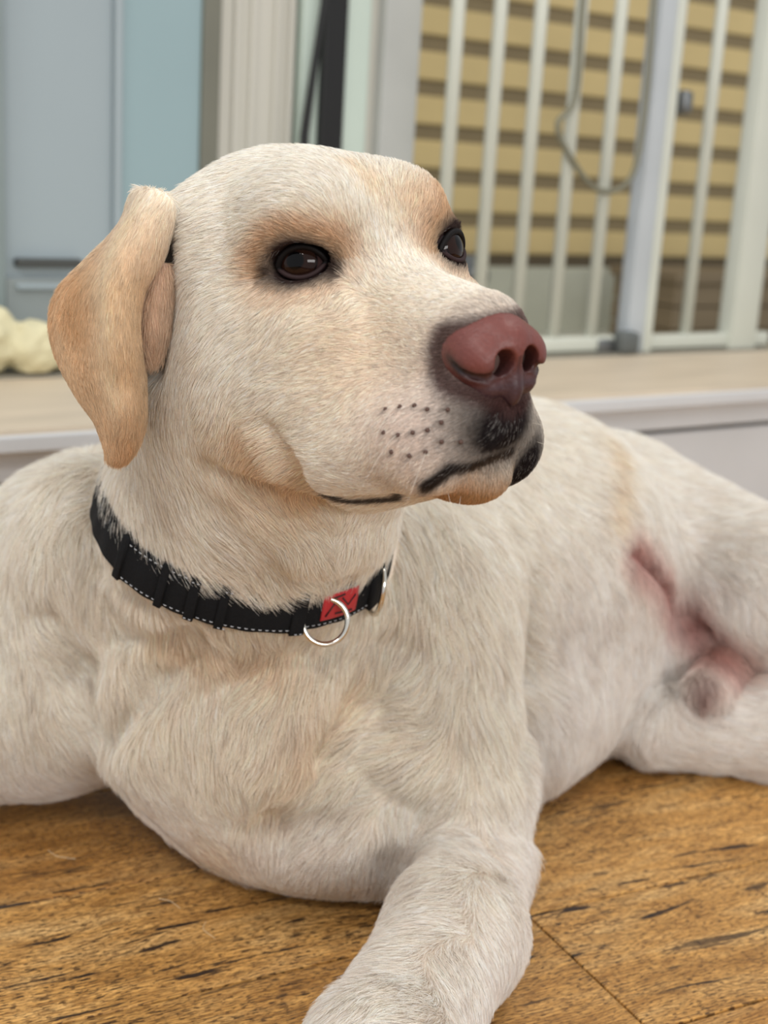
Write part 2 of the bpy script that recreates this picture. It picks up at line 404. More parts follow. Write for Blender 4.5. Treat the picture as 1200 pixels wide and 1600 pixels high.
def surface(prims, lo, hi, h):
    """surface nets over the grid"""
    n = np.ceil((hi-lo)/h).astype(int)+1
    G = np.full(n, .2, np.float32)
    ax = [lo[i]+h*np.arange(n[i]) for i in range(3)]
    for p in prims:
        m = p['k']+.02
        s = [slice(*np.clip([int((p['lo'][i]-m-lo[i])/h), int((p['hi'][i]+m-lo[i])/h)+2], 0, n[i])) for i in range(3)]
        X = np.stack(np.meshgrid(*[ax[i][s[i]] for i in range(3)], indexing='ij'), -1)
        if X.size == 0: continue
        sh = X.shape[:3]; d = prim_d(p, X.reshape(-1, 3)).reshape(sh)
        G[s[0], s[1], s[2]] = comb(G[s[0], s[1], s[2]], d, p)
    I = G < 0
    c = [slice(0, -1), slice(1, None)]
    cnt = sum(I[c[i], c[j], c[k]].astype(np.int8) for i in (0, 1) for j in (0, 1) for k in (0, 1))
    act = (cnt > 0) & (cnt < 8)
    idx = np.full(act.shape, -1, np.int64); ijk = np.argwhere(act); idx[act] = np.arange(len(ijk))
    acc = np.zeros((len(ijk), 3)); w = np.zeros(len(ijk))
    for axx in range(3):
        o1, o2 = [a for a in range(3) if a != axx]
        for i in (0, 1):
            for j in (0, 1):
                a = ijk.copy(); a[:, o1] += i; a[:, o2] += j; b = a.copy(); b[:, axx] += 1
                ga = G[a[:, 0], a[:, 1], a[:, 2]]; gb = G[b[:, 0], b[:, 1], b[:, 2]]
                s = (ga < 0) != (gb < 0); t = np.where(s, ga/np.where(s, ga-gb, 1), 0)
                pt = a.astype(float); pt[:, axx] += t
                acc[s] += pt[s]; w[s] += 1
    V = lo+h*(acc/w[:, None])
    Q = []
    for axx in range(3):
        o1, o2 = (axx+1) % 3, (axx+2) % 3
        sl = [slice(1, -1)]*3; sl[axx] = slice(0, -1); s2 = list(sl); s2[axx] = slice(1, None)
        A = I[tuple(sl)]; B = I[tuple(s2)]; e = np.argwhere(A != B); flip = A[tuple(e.T)]
        e = e+1; e[:, axx] -= 1
        def cell(d1, d2):
            q = e.copy(); q[:, o1] += d1; q[:, o2] += d2; return idx[q[:, 0], q[:, 1], q[:, 2]]
        f = np.stack([cell(-1, -1), cell(0, -1), cell(0, 0), cell(-1, 0)], 1)
        f[~flip] = f[~flip][:, ::-1]; Q.append(f)
    Q = np.concatenate(Q); return V, Q[(Q >= 0).all(1)]
def subdivide(V, Q):
    E = np.sort(np.concatenate([Q[:, [i, (i+1) % 4]] for i in range(4)]), 1)
    key = E[:, 0]*len(V)+E[:, 1]; u, inv = np.unique(key, return_inverse=True)
    m = (V[u//len(V)]+V[u % len(V)])/2; fc = V[Q].mean(1)
    nE = len(V)+inv.reshape(4, -1).T; nF = len(V)+len(m)+np.arange(len(Q))
    V2 = np.concatenate([V, m, fc])
    return V2, np.concatenate([np.stack([Q[:, i], nE[:, i], nF, nE[:, i-1]], 1) for i in range(4)])

#@@PRIMS
# --- trunk
cone((-.03, .865, .150), .118, (.095, 1.01, .130), .117, .05)           # ribs
cone((.095, 1.01, .130), .117, (.19, 1.20, .108), .090, .05)            # loin to pelvis
cone((.100, .880, .050), .047, (.170, .985, .050), .047, .05)            # belly sagging on the floor
ell(P(425, 1090, .768), (.108, .085, .098), .05)                       # breast
ell((-.012, .745, .053), (.088, .056, .052), .035)                      # lower breast on the floor
ell(P(190, 905, .86), (.10, .10, .085), .05)                            # withers side
ell(P(30, 1040, .84), (.10, .085, .078), .05)                          # dog's right shoulder
# --- neck
NC = P(385, 802, .73); NU = np.array([.20, -.31, .93]); NU /= np.linalg.norm(NU)
cone(W(-.07, 0, -.045), .066, NC, .070, .03)
cone(NC, .070, (-.075, .82, .17), .095, .03)
# --- left shoulder, upper arm, forearm, paw
cone(P(615, 960, .80), .070, P(674, 1210, .765), .054, .035)
cone(P(674, 1210, .765), .052, P(728, 1345, .725), .031, .03)
EL = P(732, 1368, .722)
cone(EL, .034, PZ(712, 1460, .036), .032, .02)
cone(PZ(710, 1460, .036), .033, PZ(590, 1675, .038), .0315, .02)
cone(PZ(590, 1675, .038), .0315, PZ(530, 1810, .028), .030, .02)
for dx in (-.027, -.009, .009, .027):
    b0 = PZ(530, 1810, .026); cone(b0+[dx*.6, 0, 0], .017, b0+[dx-.012, -.045, -.010], .0135, .008)
# --- right upper arm and foreleg, leading out of the frame
cone(P(40, 1050, .83), .064, P(-190, 1120, .80), .050, .04)
cone(P(-190, 1110, .80), .040, PZ(-130, 1225, .034), .026, .03)
cone(P(-190, 1120, .80), .042, (-.40, .62, .034), .030, .02)
cone((-.40, .62, .034), .030, (-.41, .55, .026), .028, .02)
# --- hind legs
cone(P(975, 812, 1.12), .064, P(1225, 938, 1.0), .057, .035)
cone(P(1225, 935, 1.0), .056, P(1420, 1010, .95), .046, .03)
cone(P(1420, 1010, .95), .044, (.56, .98, .035), .030, .02)
cone((.56, .98, .035), .030, (.66, .93, .028), .026, .02)
ell(P(1030, 1000, 1.09), (.055, .05, .05), .03)
ell(P(1075, 1060, 1.05), (.05, .035, .035), .02)
ell(P(1045, 1040, 1.0), (.022, .03, .035), .02)
cone(PZ(1010, 1135, .034), .026, PZ(1200, 1135, .036), .033, .015)
cone(PZ(1200, 1135, .036), .033, (.46, .99, .045), .045, .02)
cone(P(1050, 950, 1.03), .018, P(1120, 1030, .99), .020, .014)

# --- tail
cone((.30, 1.27, .10), .035, (.42, 1.36, .03), .022, .03)
cone((.42, 1.36, .03), .022, (.56, 1.33, .016), .012, .02)
# --- head
hell(-.065, 0, -.006, .070, .057, .060, .02)                           # skull
hell(-.078, -.018, .006, .045, .038, .043, .02)
hell(-.020, -.022, .020, .030, .024, .024, .02)
hell(-.018, .020, .016, .026, .022, .022, .02)
hcone((.0, 0, -.030), .030, (.060, .001, -.0365), .0190, .02)               # bridge
hcone((-.02, 0, -.055), .042, (.042, 0, -.064), .027, .015)            # muzzle
ell(P(325, 560, .66), (.033, .045, .060), .025)
hell(-.074, -.044, .014, .026, .022, .026, .015)                       # root of the ear
hell(-.055, -.036, -.050, .054, .032, .048, .02)                       # cheeks
hell(-.055, .032, -.050, .046, .030, .046, .02)
hell(-.012, -.028, -.056, .036, .025, .032, .02)
for s in (-1, 1):
    hell(-.012, s*.034, -.026, .026, .018, .016, .015)
hcone((-.05, 0, -.080), .035, (.030, 0, -.086), .014, .012)            # lower jaw
hell(.043, 0, -.089, .022, .014, .014, .006)                           # chin
hcone((.0, -.034, -.076), .018, (.046, -.022, -.074), .0195, .010)     # near flew
hcone((.046, -.022, -.074), .0195, (.063, -.010, -.064), .0160, .006)
hcone((.0, .034, -.076), .018, (.036, .020, -.080), .0190, .010)       # far flew
hcone((.036, .020, -.080), .0190, (.056, .004, -.066), .0160, .006)
#@@END

def cast(px, py):
    """where the ray through a pixel first meets the dog"""
    r = ray(px, py); r = r/np.linalg.norm(r); t = .35
    for _ in range(90):
        d = sdf((C+r*t)[None])[0]
        if d < .0004: break
        t += max(d*.7, .0003)
    return C+r*t
def fold(pts, r_, k, op, depth):
    """a crease (op -1) or a ridge (op 1) along points on the coat"""
    q = [cast(*p) for p in pts]; n_ = sgrad(np.array(q)); q = [a_+n_[i]*depth for i, a_ in enumerate(q)]
    for i in range(len(q)-1): cone(q[i], r_*(1 if i else .6), q[i+1], r_*(1 if i < len(q)-2 else .6), k, op)
ell(P(150, 880, .775), (.050, .038, .060), .018)                       # loose skin beside the collar
ell(P(222, 915, .752), (.026, .022, .026), .012)
ell(P(250, 938, .742), (.014, .014, .012), .010)
fold([(600, 1000), (545, 1090), (480, 1160), (425, 1235), (365, 1272)], .010, .014, -1, .000)
fold([(470, 1080), (400, 1170), (356, 1245)], .018, .03, 1, -.010)
fold([(300, 990), (230, 1060), (170, 1150)], .010, .018, -1, .000)
fold([(190, 990), (250, 978), (290, 962)], .007, .010, -1, .000)
fold([(350, 1278), (430, 1300), (520, 1285), (590, 1245)], .007, .016, -1, .001)
fold([(70, 960), (120, 1050), (150, 1140)], .009, .02, -1, .001)
fold([(640, 1010), (600, 1100), (560, 1180)], .008, .018, -1, .002)
fold([(640, 1290), (622, 1340), (612, 1400)], .011, .012, -1, .003)
fold([(425, 675), (455, 728), (505, 768)], .005, .010, -1, .002)
fold([(820, 900), (812, 1050), (815, 1180), (822, 1290)], .008, .014, -1, .003)
fold([(590, 1230), (640, 1270), (700, 1265)], .007, .02, -1, .003)
fold([(450, 765), (520, 800), (585, 800)], .005, .012, -1, .002)
fold([(330, 730), (400, 770), (430, 800)], .006, .015, -1, .002)
fold([(420, 800), (500, 850), (570, 850)], .010, .02, 1, -.004)
fold([(975, 850), (1040, 920), (1100, 985), (1150, 1035)], .004, .010, -1, .002)
q1_, q2_ = cast(1140, 1040), cast(1100, 1080); cone(q1_+[0, .004, 0], .017, q2_+[0, -.006, .002], .0145, .007)
fold([(150, 760), (170, 860), (230, 930)], .005, .010, -1, .001)
cone(P(262, 385, .602), .007, P(240, 545, .612), .010, .010, -1)         # hollow behind the ear flap
# eyes: ball centre, outward direction (head frame)
EYES = []
ERAD = .0128
for (ex, ey, ez), dr in (((-.0155, -.0285, .002), (.74, -.66, .08)), ((-.0050, .0305, .001), (.90, .44, .06))):
    c_ = W(ex, ey, ez); d_ = HR@(np.array(dr)/np.linalg.norm(dr))
    u_ = HR@np.array([0, 0, 1.]); u_ -= d_*(u_@d_); u_ /= np.linalg.norm(u_); s_ = np.cross(d_, u_)
    EYES.append((c_, d_, u_, s_))
    ell(c_+d_*.001, (.0148, .0150, .0135), .008, 1, np.stack([s_, d_, u_], 1))
for c_, d_, u_, s_ in EYES:
    ell(c_+d_*.012, (.0142, .012, .0078), .003, -1, np.stack([s_, d_, u_], 1))
glo = np.array([-.50, .44, -.004]); ghi = np.array([.80, 1.40, .47])
import time; T0 = time.time()
BV, BQ = surface(PR, glo, ghi, .0038)
BV, BQ = subdivide(BV, BQ)
for _ in range(2):
    g_ = sgrad(BV); BV = BV-g_*sdf(BV)[:, None]
BV[:, 2] = np.maximum(BV[:, 2], .001)
print('body', len(BV), time.time()-T0)
def attr_mat(name, rough=.7, spec=.3, hair=False, coat=0.):
    m, nt, b = new_mat(name)
    at = nt.nodes.new('ShaderNodeAttribute'); at.attribute_name = 'col'
    nt.links.new(at.outputs['Color'], b.inputs['Base Color']); b.inputs['Roughness'].default_value = rough
    b.inputs['Specular IOR Level'].default_value = spec; b.inputs['Coat Weight'].default_value = coat
    b.inputs['Coat Roughness'].default_value = .05
    if hair:
        tr = nt.nodes.new('ShaderNodeBsdfTranslucent'); mx = nt.nodes.new('ShaderNodeMixShader'); mx.inputs[0].default_value = .42
        nt.links.new(at.outputs['Color'], tr.inputs[0]); out = nt.nodes['Material Output']
        nt.links.new(b.outputs[0], mx.inputs[1]); nt.links.new(tr.outputs[0], mx.inputs[2]); nt.links.new(mx.outputs[0], out.inputs[0])
    return m
SKIN = attr_mat('skin'); HAIR = attr_mat('coat_hair', .55, .25, True)
WETSKIN = attr_mat('nose_leather', .45, .38); EYEM = attr_mat('eye_surface', .04, .2); LIDM = attr_mat('lid_skin', .6, .15)
def set_col(me, col):
    a_ = me.attributes.new('col', 'FLOAT_COLOR', 'POINT')
    a_.data.foreach_set('color', np.c_[col, np.ones(len(col))].astype(np.float32).ravel())
def gs(d, r): return np.exp(-(d/r)**2)
def seg_d(q, pts):
    """distance to a polyline"""
    best = np.full(len(q), 9.)
    for a_, b_ in zip(pts[:-1], pts[1:]):
        ba = b_-a_; h = np.clip(((q-a_)@ba)/(ba@ba), 0, 1); best = np.minimum(best, np.linalg.norm(q-a_-h[:, None]*ba, axis=1))
    return best
CREAM = lin((252, 243, 231)); WHITE = lin((251, 243, 237)); TAN = lin((212, 176, 136)); DARKB = lin((58, 42, 38))
BLACKB = lin((34, 26, 28)); BEIGEF = lin((238, 215, 188)); PINK = lin((200, 154, 146)); GREYP = lin((224, 208, 198))
lipN = [cast(*p) for p in ((520, 772), (562, 781), (625, 778), (672, 756), (709, 730))]
lipN2 = [cast(*p) for p in ((672, 756), (709, 730), (765, 715), (800, 702))]
muzC = W(.077, .004, -.070)
WSPOT = np.array([cast(*p) for p in ((603, 640), (625, 636), (648, 634), (668, 640), (600, 676), (622, 680), (645, 676), (668, 672), (612, 706), (640, 712), (665, 706), (690, 660), (700, 640), (720, 690), (690, 690))])
crease = [cast(*p) for p in ((985, 860), (1040, 925), (1085, 975), (1130, 1030))]
tuck = cast(1100, 1078)
canthi = [(cast(520, 415), .0048), (cast(528, 424), .0030), (cast(417, 424), .0036), (cast(700, 372), .0036), (cast(736, 404), .003)]
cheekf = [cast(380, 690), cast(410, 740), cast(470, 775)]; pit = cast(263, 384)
breast = cast(420, 1090)
foreh = [cast(560, 265), cast(585, 300)]; browf = cast(688, 308); browf2 = cast(655, 320)
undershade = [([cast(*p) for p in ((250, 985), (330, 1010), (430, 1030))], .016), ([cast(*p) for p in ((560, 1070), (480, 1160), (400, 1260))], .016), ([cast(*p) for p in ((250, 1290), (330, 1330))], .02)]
hipspot = [cast(940, 690), cast(955, 750), cast(950, 800)]
def mix(c, tgt, w): return c*(1-w[:, None])+tgt*w[:, None]
def dog_col(q):
    h = toH(q); x, y, z = h.T; n = len(q)
    c = np.tile(CREAM, (n, 1))
    hw = np.clip((.13-np.linalg.norm(h-[-.01, 0, -.03], axis=1))/.02, 0, 1)            # inside the head
    pale = np.clip((q[:, 0]-.085)/.04, 0, 1)+np.clip((.09-q[:, 2])/.04, 0, 1)
    c = mix(c, WHITE, .8*(1-hw)*np.clip(pale, 0, 1)*np.clip((.24-q[:, 2])/.10, 0, 1))   # paler belly and legs
    c = mix(c, BEIGEF, .28*gs(np.linalg.norm((q-breast)/[1.4, 1, 1.2], axis=1), .10))
    c = mix(c, BEIGEF, .75*hw*gs(np.linalg.norm((h-[-.045, -.04, -.085])/[1.3, 1, 1], axis=1), .030))
    c = mix(c, BEIGEF, .55*hw*gs(np.linalg.norm(h-[.02, -.03, -.035], axis=1), .030))
    c = mix(c, BEIGEF, .6*gs(seg_d(q, foreh), .007)); c = mix(c, TAN, .9*gs(np.linalg.norm(q-browf, axis=1), .009)); c = mix(c, BEIGEF, .8*gs(np.linalg.norm(q-browf2, axis=1), .014))
    for k, (c_, d_, u_, s_) in enumerate(EYES):
        e = q-(c_+d_*.011); su, uu = e@s_, e@u_
        dd = np.sqrt((su/1.35)**2+uu**2+(e@d_/1.2)**2)
        c = mix(c, TAN, .85*gs(dd-.013, .007)*np.where(uu > -.004, 1, .55))
        c = mix(c, TAN, .55*gs(np.linalg.norm(q-(c_+d_*.004-u_*.026+s_*(.006 if k == 0 else -.006)), axis=1), .013))
        c = mix(c, DARKB, np.clip(1.25*gs(np.maximum(dd-.0075, 0), .0042), 0, 1))
    for cq, cr_ in canthi: c = mix(c, DARKB, .95*gs(np.linalg.norm(q-cq, axis=1), cr_))
    # muzzle: greyish sides, dark lips and front
    c = mix(c, GREYP, .8*gs(np.linalg.norm((h-[.055, -.028, -.068])/[1.1, 1, .9], axis=1), .026))
    dm = np.linalg.norm((h-[.077, -.001, -.070])/[.8, 1.25, 1.1], axis=1)
    c = mix(c, BLACKB, np.clip(1.35*gs(dm, .0195), 0, 1))
    nz_ = np.linalg.norm((h-[.070, 0, -.043])/[1, 1.15, 1], axis=1)
    c = mix(c, lin((92, 62, 58)), np.clip(1.1*gs(np.maximum(nz_-.0185, 0), .005), 0, .9)*np.clip((-.024-z)/.006, .25, 1))
    c = mix(c, BLACKB, np.clip(1.3*gs(seg_d(q, lipN), .0025), 0, .9))
    c = mix(c, BLACKB, np.clip(1.3*gs(seg_d(q, lipN2), .0030), 0, 1))
    c = mix(c, BLACKB, np.clip(1.5*gs(np.linalg.norm((h-[.050, .020, -.086])/[1.1, 1, 1.2], axis=1), .014), 0, 1))
    chin = np.linalg.norm((h-[.046, -.002, -.099])/[1.2, 1.1, .7], axis=1)
    c = mix(c, lin((206, 168, 122)), np.clip(1.5*gs(chin, .0165), 0, .95)*(y < .012))
    for w_ in WSPOT: c = mix(c, lin((70, 50, 44)), .9*gs(np.linalg.norm(q-w_, axis=1), .0012))
    c = mix(c, BEIGEF, .8*hw*gs(seg_d(q, cheekf), .012)); c = mix(c, BLACKB, .9*gs(np.linalg.norm(q-pit, axis=1), .006))  # pit: shade of the ear hollow painted into the coat colour
    # chest folds: their shade put into the coat colour; then the hind parts
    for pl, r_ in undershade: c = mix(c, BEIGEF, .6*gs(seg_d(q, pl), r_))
    c = mix(c, PINK, .95*gs(seg_d(q, crease), .018)); c = mix(c, lin((206, 164, 148)), .9*gs(np.linalg.norm(q-q1_, axis=1), .022)); c = mix(c, lin((150, 108, 98)), .8*gs(np.linalg.norm(q-tuck, axis=1), .013))
    c = mix(c, BEIGEF, .5*gs(seg_d(q, hipspot), .012))
    return c
bare_eye = lambda q: min_eye(q)
def min_eye(q):
    m = np.full(len(q), 9.)
    for c_, d_, u_, s_ in EYES:
        e = q-(c_+d_*.011); m = np.minimum(m, np.sqrt(((e@s_)/1.45)**2+(e@u_)**2+(e@d_/1.5)**2))
    return m

dog = empty('dog', (0, .85, 0))
tag(dog, 'cream short-haired dog with a pink-brown nose lying on the wooden floor', 'dog')
MD = Matrix.Translation((0, -.85, 0))
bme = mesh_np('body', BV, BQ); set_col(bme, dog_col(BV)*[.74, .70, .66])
body = link('body', bme, SKIN, dog, MD)

# ---- eyes
def eye_obj(k, c_, d_, u_, s_, pix):
    # point of the ball that the iris sits on
    r = ray(*pix); r /= np.linalg.norm(r); oc = C-c_; b_ = oc@r; disc = b_*b_-(oc@oc-ERAD**2)
    g0 = (C+r*(-b_-math.sqrt(max(disc, 0))))-c_; g0 /= np.linalg.norm(g0)
    bm = bmesh.new(); bmesh.ops.create_uvsphere(bm, u_segments=64, v_segments=48, radius=1)
    vs = np.array([v.co for v in bm.verts]); a0 = np.cross([0, 0, 1.], g0); a0 /= np.linalg.norm(a0); a1 = np.cross(g0, a0)
    ang = np.degrees(np.arccos(np.clip(vs[:, 2], -1, 1)))
    rr = ERAD*(1+.05*np.clip(1-ang/42, 0, 1)**.7)
    wv = (vs[:, :1]*a0+vs[:, 1:2]*a1+vs[:, 2:]*g0)*rr[:, None]
    for v, co in zip(bm.verts, wv): v.co = Vector(co+c_)
    me = bm_mesh('eye', bm, True)
    col = np.where((ang < 17)[:, None], lin((6, 5, 6)), np.where((ang < 38)[:, None], lin((34, 19, 14)), np.where((ang < 42)[:, None], lin((12, 8, 8)), lin((52, 37, 36)))))
    set_col(me, col); link('eye', me, EYEM, dog, MD)
    # lid rim
    pts = []; rad = []
    for t in np.linspace(0, 2*math.pi, 56, endpoint=False):
        ct, st_ = math.cos(t), math.sin(t)
        w_ = 1-.45*abs(ct)**3
        v = d_+s_*ct*1.16+u_*(st_*(.50 if st_ > 0 else .55)*w_*(1-.25*abs(ct)**2)-.10*abs(ct)**3)
        v /= np.linalg.norm(v); pts.append(c_+v*(ERAD+.0008)); rad.append(.0014 if st_ > -.2 else .0011)
    V, Fq = tube(pts, rad, 10, closed=True)
    me = py_mesh('eyelid', V, Fq); V = np.array(V)
    low = ((V-c_)@u_) < -.002
    set_col(me, np.where(low[:, None], lin((48, 34, 34)), lin((16, 12, 12)))); link('eyelid', me, LIDM, dog, MD)
    sgn = 1 if k == 0 else 1
eye_obj(0, *EYES[0], (461, 407)); eye_obj(1, *EYES[1], (718, 378))

# ---- nose pad (head frame)
PRN = PR; PR = []
def nell(x, y, z, a, b_, c, k=.004, op=1): ell((x, y, z), (a, b_, c), k, op)
nell(.066, .0, -.0395, .0200, .0215, .0170)
nell(.078, .0, -.0385, .0115, .0135, .0120, .005)
for s in (-1, 1):
    nell(.0750, s*.0125, -.0430, .0118, .0100, .0112, .004)
    nell(.0740, s*.0095, -.0545, .0085, .0075, .0060, .003)
nell(.0795, 0, -.0535, .0065, .0055, .0100, .004)
for s in (-1, 1):
    nell(.0885, s*.0078, -.0458, .0080, .0040, .0058, .001, -1)
    cone((.091, s*.0066, -.0445), .0050, (.073, s*.0088, -.0455), .0048, .0012, -1)
    cone((.0865, s*.0090, -.0488), .0026, (.084, s*.0150, -.0510), .0022, .0012, -1)
    cone((.084, s*.0150, -.0510), .0022, (.0765, s*.0212, -.0475), .0018, .0012, -1)
    cone((.0765, s*.0212, -.0475), .0013, (.067, s*.0240, -.0405), .0012, .0012, -1)
cone((.0920, 0, -.041), .0009, (.0875, 0, -.064), .0012, .0010, -1)
NV, NQ = surface(PR, np.array([.045, -.026, -.068]), np.array([.100, .026, -.020]), .0006)
for _ in range(1):
    gN = sgrad(NV, .0003); NV = NV-gN*sdf(NV)[:, None]
gN = sgrad(NV, .0005); PR = PRN
from mathutils import noise as mn
jit = np.array([mn.noise(Vector(v)*900)+.6*mn.noise(Vector(v)*400) for v in NV]); NV = NV+gN*(jit*.00013)[:, None]
nc = np.tile(lin((106, 57, 51)), (len(NV), 1))
nc = mix(nc, lin((70, 44, 46)), np.clip((-.0445-NV[:, 2])/.007, 0, .9)*np.clip(1.2-np.abs(NV[:, 1])/.016, 0, 1))
nc = mix(nc, lin((62, 42, 46)), np.clip((-.051-NV[:, 2])/.004, 0, .9))
nc = mix(nc, lin((96, 62, 60)), .8*np.clip((.068-NV[:, 0])/.008, 0, 1))
for s in (-1, 1):
    nc = mix(nc, lin((14, 8, 9)), np.clip(1.4*gs(seg_d(NV, [np.array([.084, s*.0068, -.0446]), np.array([.070, s*.009, -.046])]), .0042), 0, 1))
    nc = mix(nc, lin((30, 18, 20)), np.clip(1.2*gs(seg_d(NV, [np.array(v) for v in ((.0865, s*.0090, -.0488), (.084, s*.0150, -.0510), (.0765, s*.0212, -.0475), (.067, s*.0240, -.0405))]), .0030), 0, 1))
nc = mix(nc, lin((60, 36, 38)), .8*gs(np.abs(NV[:, 1]), .0011)*(NV[:, 2] < -.043))
nc *= (1+.12*jit)[:, None]
NV = np.array([.070, .0, -.043])+(NV-[.070, .0, -.043])*[.93, .87, .93]-[.0015, .0008, .0005]
nme = mesh_np('nose', HO+NV@HR.T, NQ); set_col(nme, np.clip(nc, 0, 1)); link('nose', nme, WETSKIN, dog, MD)

# ---- ears
ROWS = [  # left edge, between, ridge, between, right edge: (px, py, Y)
 [(214, 300, .628), (224, 297, .618), (236, 300, .604), (252, 305, .598), (270, 322, .600)],
 [(188, 350, .636), (202, 347, .630), (218, 343, .596), (240, 346, .588), (268, 352, .600)],
 [(138, 405, .648), (164, 405, .636), (190, 400, .584), (222, 402, .582), (250, 404, .600)],
 [(94, 449, .650), (130, 452, .640), (178, 450, .575), (206, 450, .582), (228, 450, .602)],
 [(80, 490, .648), (122, 495, .632), (178, 500, .571), (202, 499, .584), (221, 498, .606)],
 [(82, 530, .642), (125, 538, .620), (180, 545, .571), (204, 545, .584), (219, 545, .608)],
 [(97, 570, .634), (138, 582, .600), (186, 595, .576), (207, 595, .586), (220, 592, .608)],
 [(122, 614, .624), (155, 625, .596), (192, 636, .578), (209, 636, .588), (220, 634, .606)],
 [(151, 653, .612), (172, 662, .592), (194, 668, .582), (208, 667, .590), (219, 662, .602)],
 [(168, 692, .602), (180, 696, .592), (192, 698, .588), (202, 694, .592), (210, 688, .598)],
 [(174, 716, .598), (178, 720, .595), (182, 722, .593), (187, 719, .595), (190, 714, .598)]]
EA = np.array([[P(*p) for p in r] for r in ROWS])
EA = catmull(EA, 90); EA = catmull(EA.transpose(1, 0, 2), 40).transpose(1, 0, 2)
def ear_mesh(G, flip):
    R_, K_ = G.shape[:2]
    nr = np.cross(np.gradient(G, axis=0), np.gradient(G, axis=1)); nr /= np.maximum(np.linalg.norm(nr, axis=2), 1e-9)[..., None]
    if flip: nr = -nr
    uu = np.linspace(0, 1, K_)[None, :]; vv = np.linspace(0, 1, R_)[:, None]
    th = .0030*np.clip(np.minimum(uu, 1-uu)/.12, 0, 1)**.5*np.clip((1-vv)/.05, 0, 1)**.5+.0003
    A = (G+nr*th[..., None]).reshape(-1, 3); B = (G-nr*th[..., None]).reshape(-1, 3); n0 = len(A)
    i = (np.arange(R_-1)[:, None]*K_+np.arange(K_-1)[None]).ravel()
    qa = np.stack([i, i+1, i+K_+1, i+K_], 1); qb = (qa+n0)[:, ::-1]
    rim = list(range(K_))+[r*K_+K_-1 for r in range(1, R_)]+[(R_-1)*K_+k for k in range(K_-2, -1, -1)]+[r*K_ for r in range(R_-2, 0, -1)]
    rim = np.array(rim); r2 = np.roll(rim, -1); qr = np.stack([r2, rim, rim+n0, r2+n0], 1)
    Q = np.concatenate([qa, qb, qr])
    V = np.concatenate([A, B])
    # outward orientation of the first face decides the winding
    f = V[qa[0]]; nn = np.cross(f[1]-f[0], f[2]-f[0])
    if nn@(nr.reshape(-1, 3)[0]) < 0: Q = Q[:, ::-1]
    return V, Q
def ear_col(q, k):
    c = np.tile(lin((214, 178, 132)), (len(q), 1))
    return c
EARS = []
GL = toH(EA.reshape(-1, 3)).reshape(EA.shape)
mir = GL*[1, -.86, 1]+[-.014, 0, 0]
for k, G in enumerate((EA, (HO+mir.reshape(-1, 3)@HR.T).reshape(EA.shape))):
    V, Q = ear_mesh(G, k == 0)
    vv = np.tile(np.repeat(np.linspace(0, 1, 90), 40), 2); uu = np.tile(np.tile(np.linspace(0, 1, 40), 90), 2)
    c = np.tile(lin((228, 203, 170)), (len(V), 1))
    c = mix(c, CREAM, np.clip(1-vv/.28, 0, 1)*.9)
    c = mix(c, lin((242, 226, 200)), .9*gs(uu-.48, .09)*np.clip(vv/.1, 0, 1)*np.clip((1-vv)/.4, 0, 1))  # highlight along the ridge put into the ear colour
    c = mix(c, lin((214, 174, 128)), .75*gs(uu-.27, .15)*gs(vv-.40, .16)); c = mix(c, lin((212, 170, 124)), .6*gs(uu-.03, .05)*gs(vv-.45, .15))
    c = mix(c, lin((214, 180, 142)), .5*np.clip((vv-.6)/.3, 0, 1))
    me = mesh_np('ear', V, Q); set_col(me, c); eo = link('ear', me, SKIN, dog, MD); EARS.append((eo, V, Q, c, G))

# pale inner flap behind the near ear's front edge
yr = cast(282, 480)[1]
IR = [[(257, 420, .006), (259, 417, .004), (262, 420, .006)], [(240, 445, .005), (251, 440, -.001), (267, 440, .008)], [(227, 480, .004), (243, 480, -.003), (262, 482, .006)],
      [(226, 520, .004), (240, 520, -.003), (256, 522, .006)], [(229, 548, .004), (238, 552, .001), (248, 550, .006)], [(234, 562, .006), (238, 564, .004), (243, 562, .007)]]
IA = np.array([[P(a_, b_, yr+c__) for a_, b_, c__ in r] for r in IR]); IA = catmull(IA, 40); IA = catmull(IA.transpose(1, 0, 2), 18).transpose(1, 0, 2)
IV, IQ = ear_mesh(IA, False)
ime = mesh_np('inner_flap', IV, IQ); ic = np.tile(lin((196, 164, 142)), (len(IV), 1)); set_col(ime, ic)
io_ = link('inner_flap', ime, SKIN, EARS[0][0]); io_['label'] = 'pinkish inner ear flap'

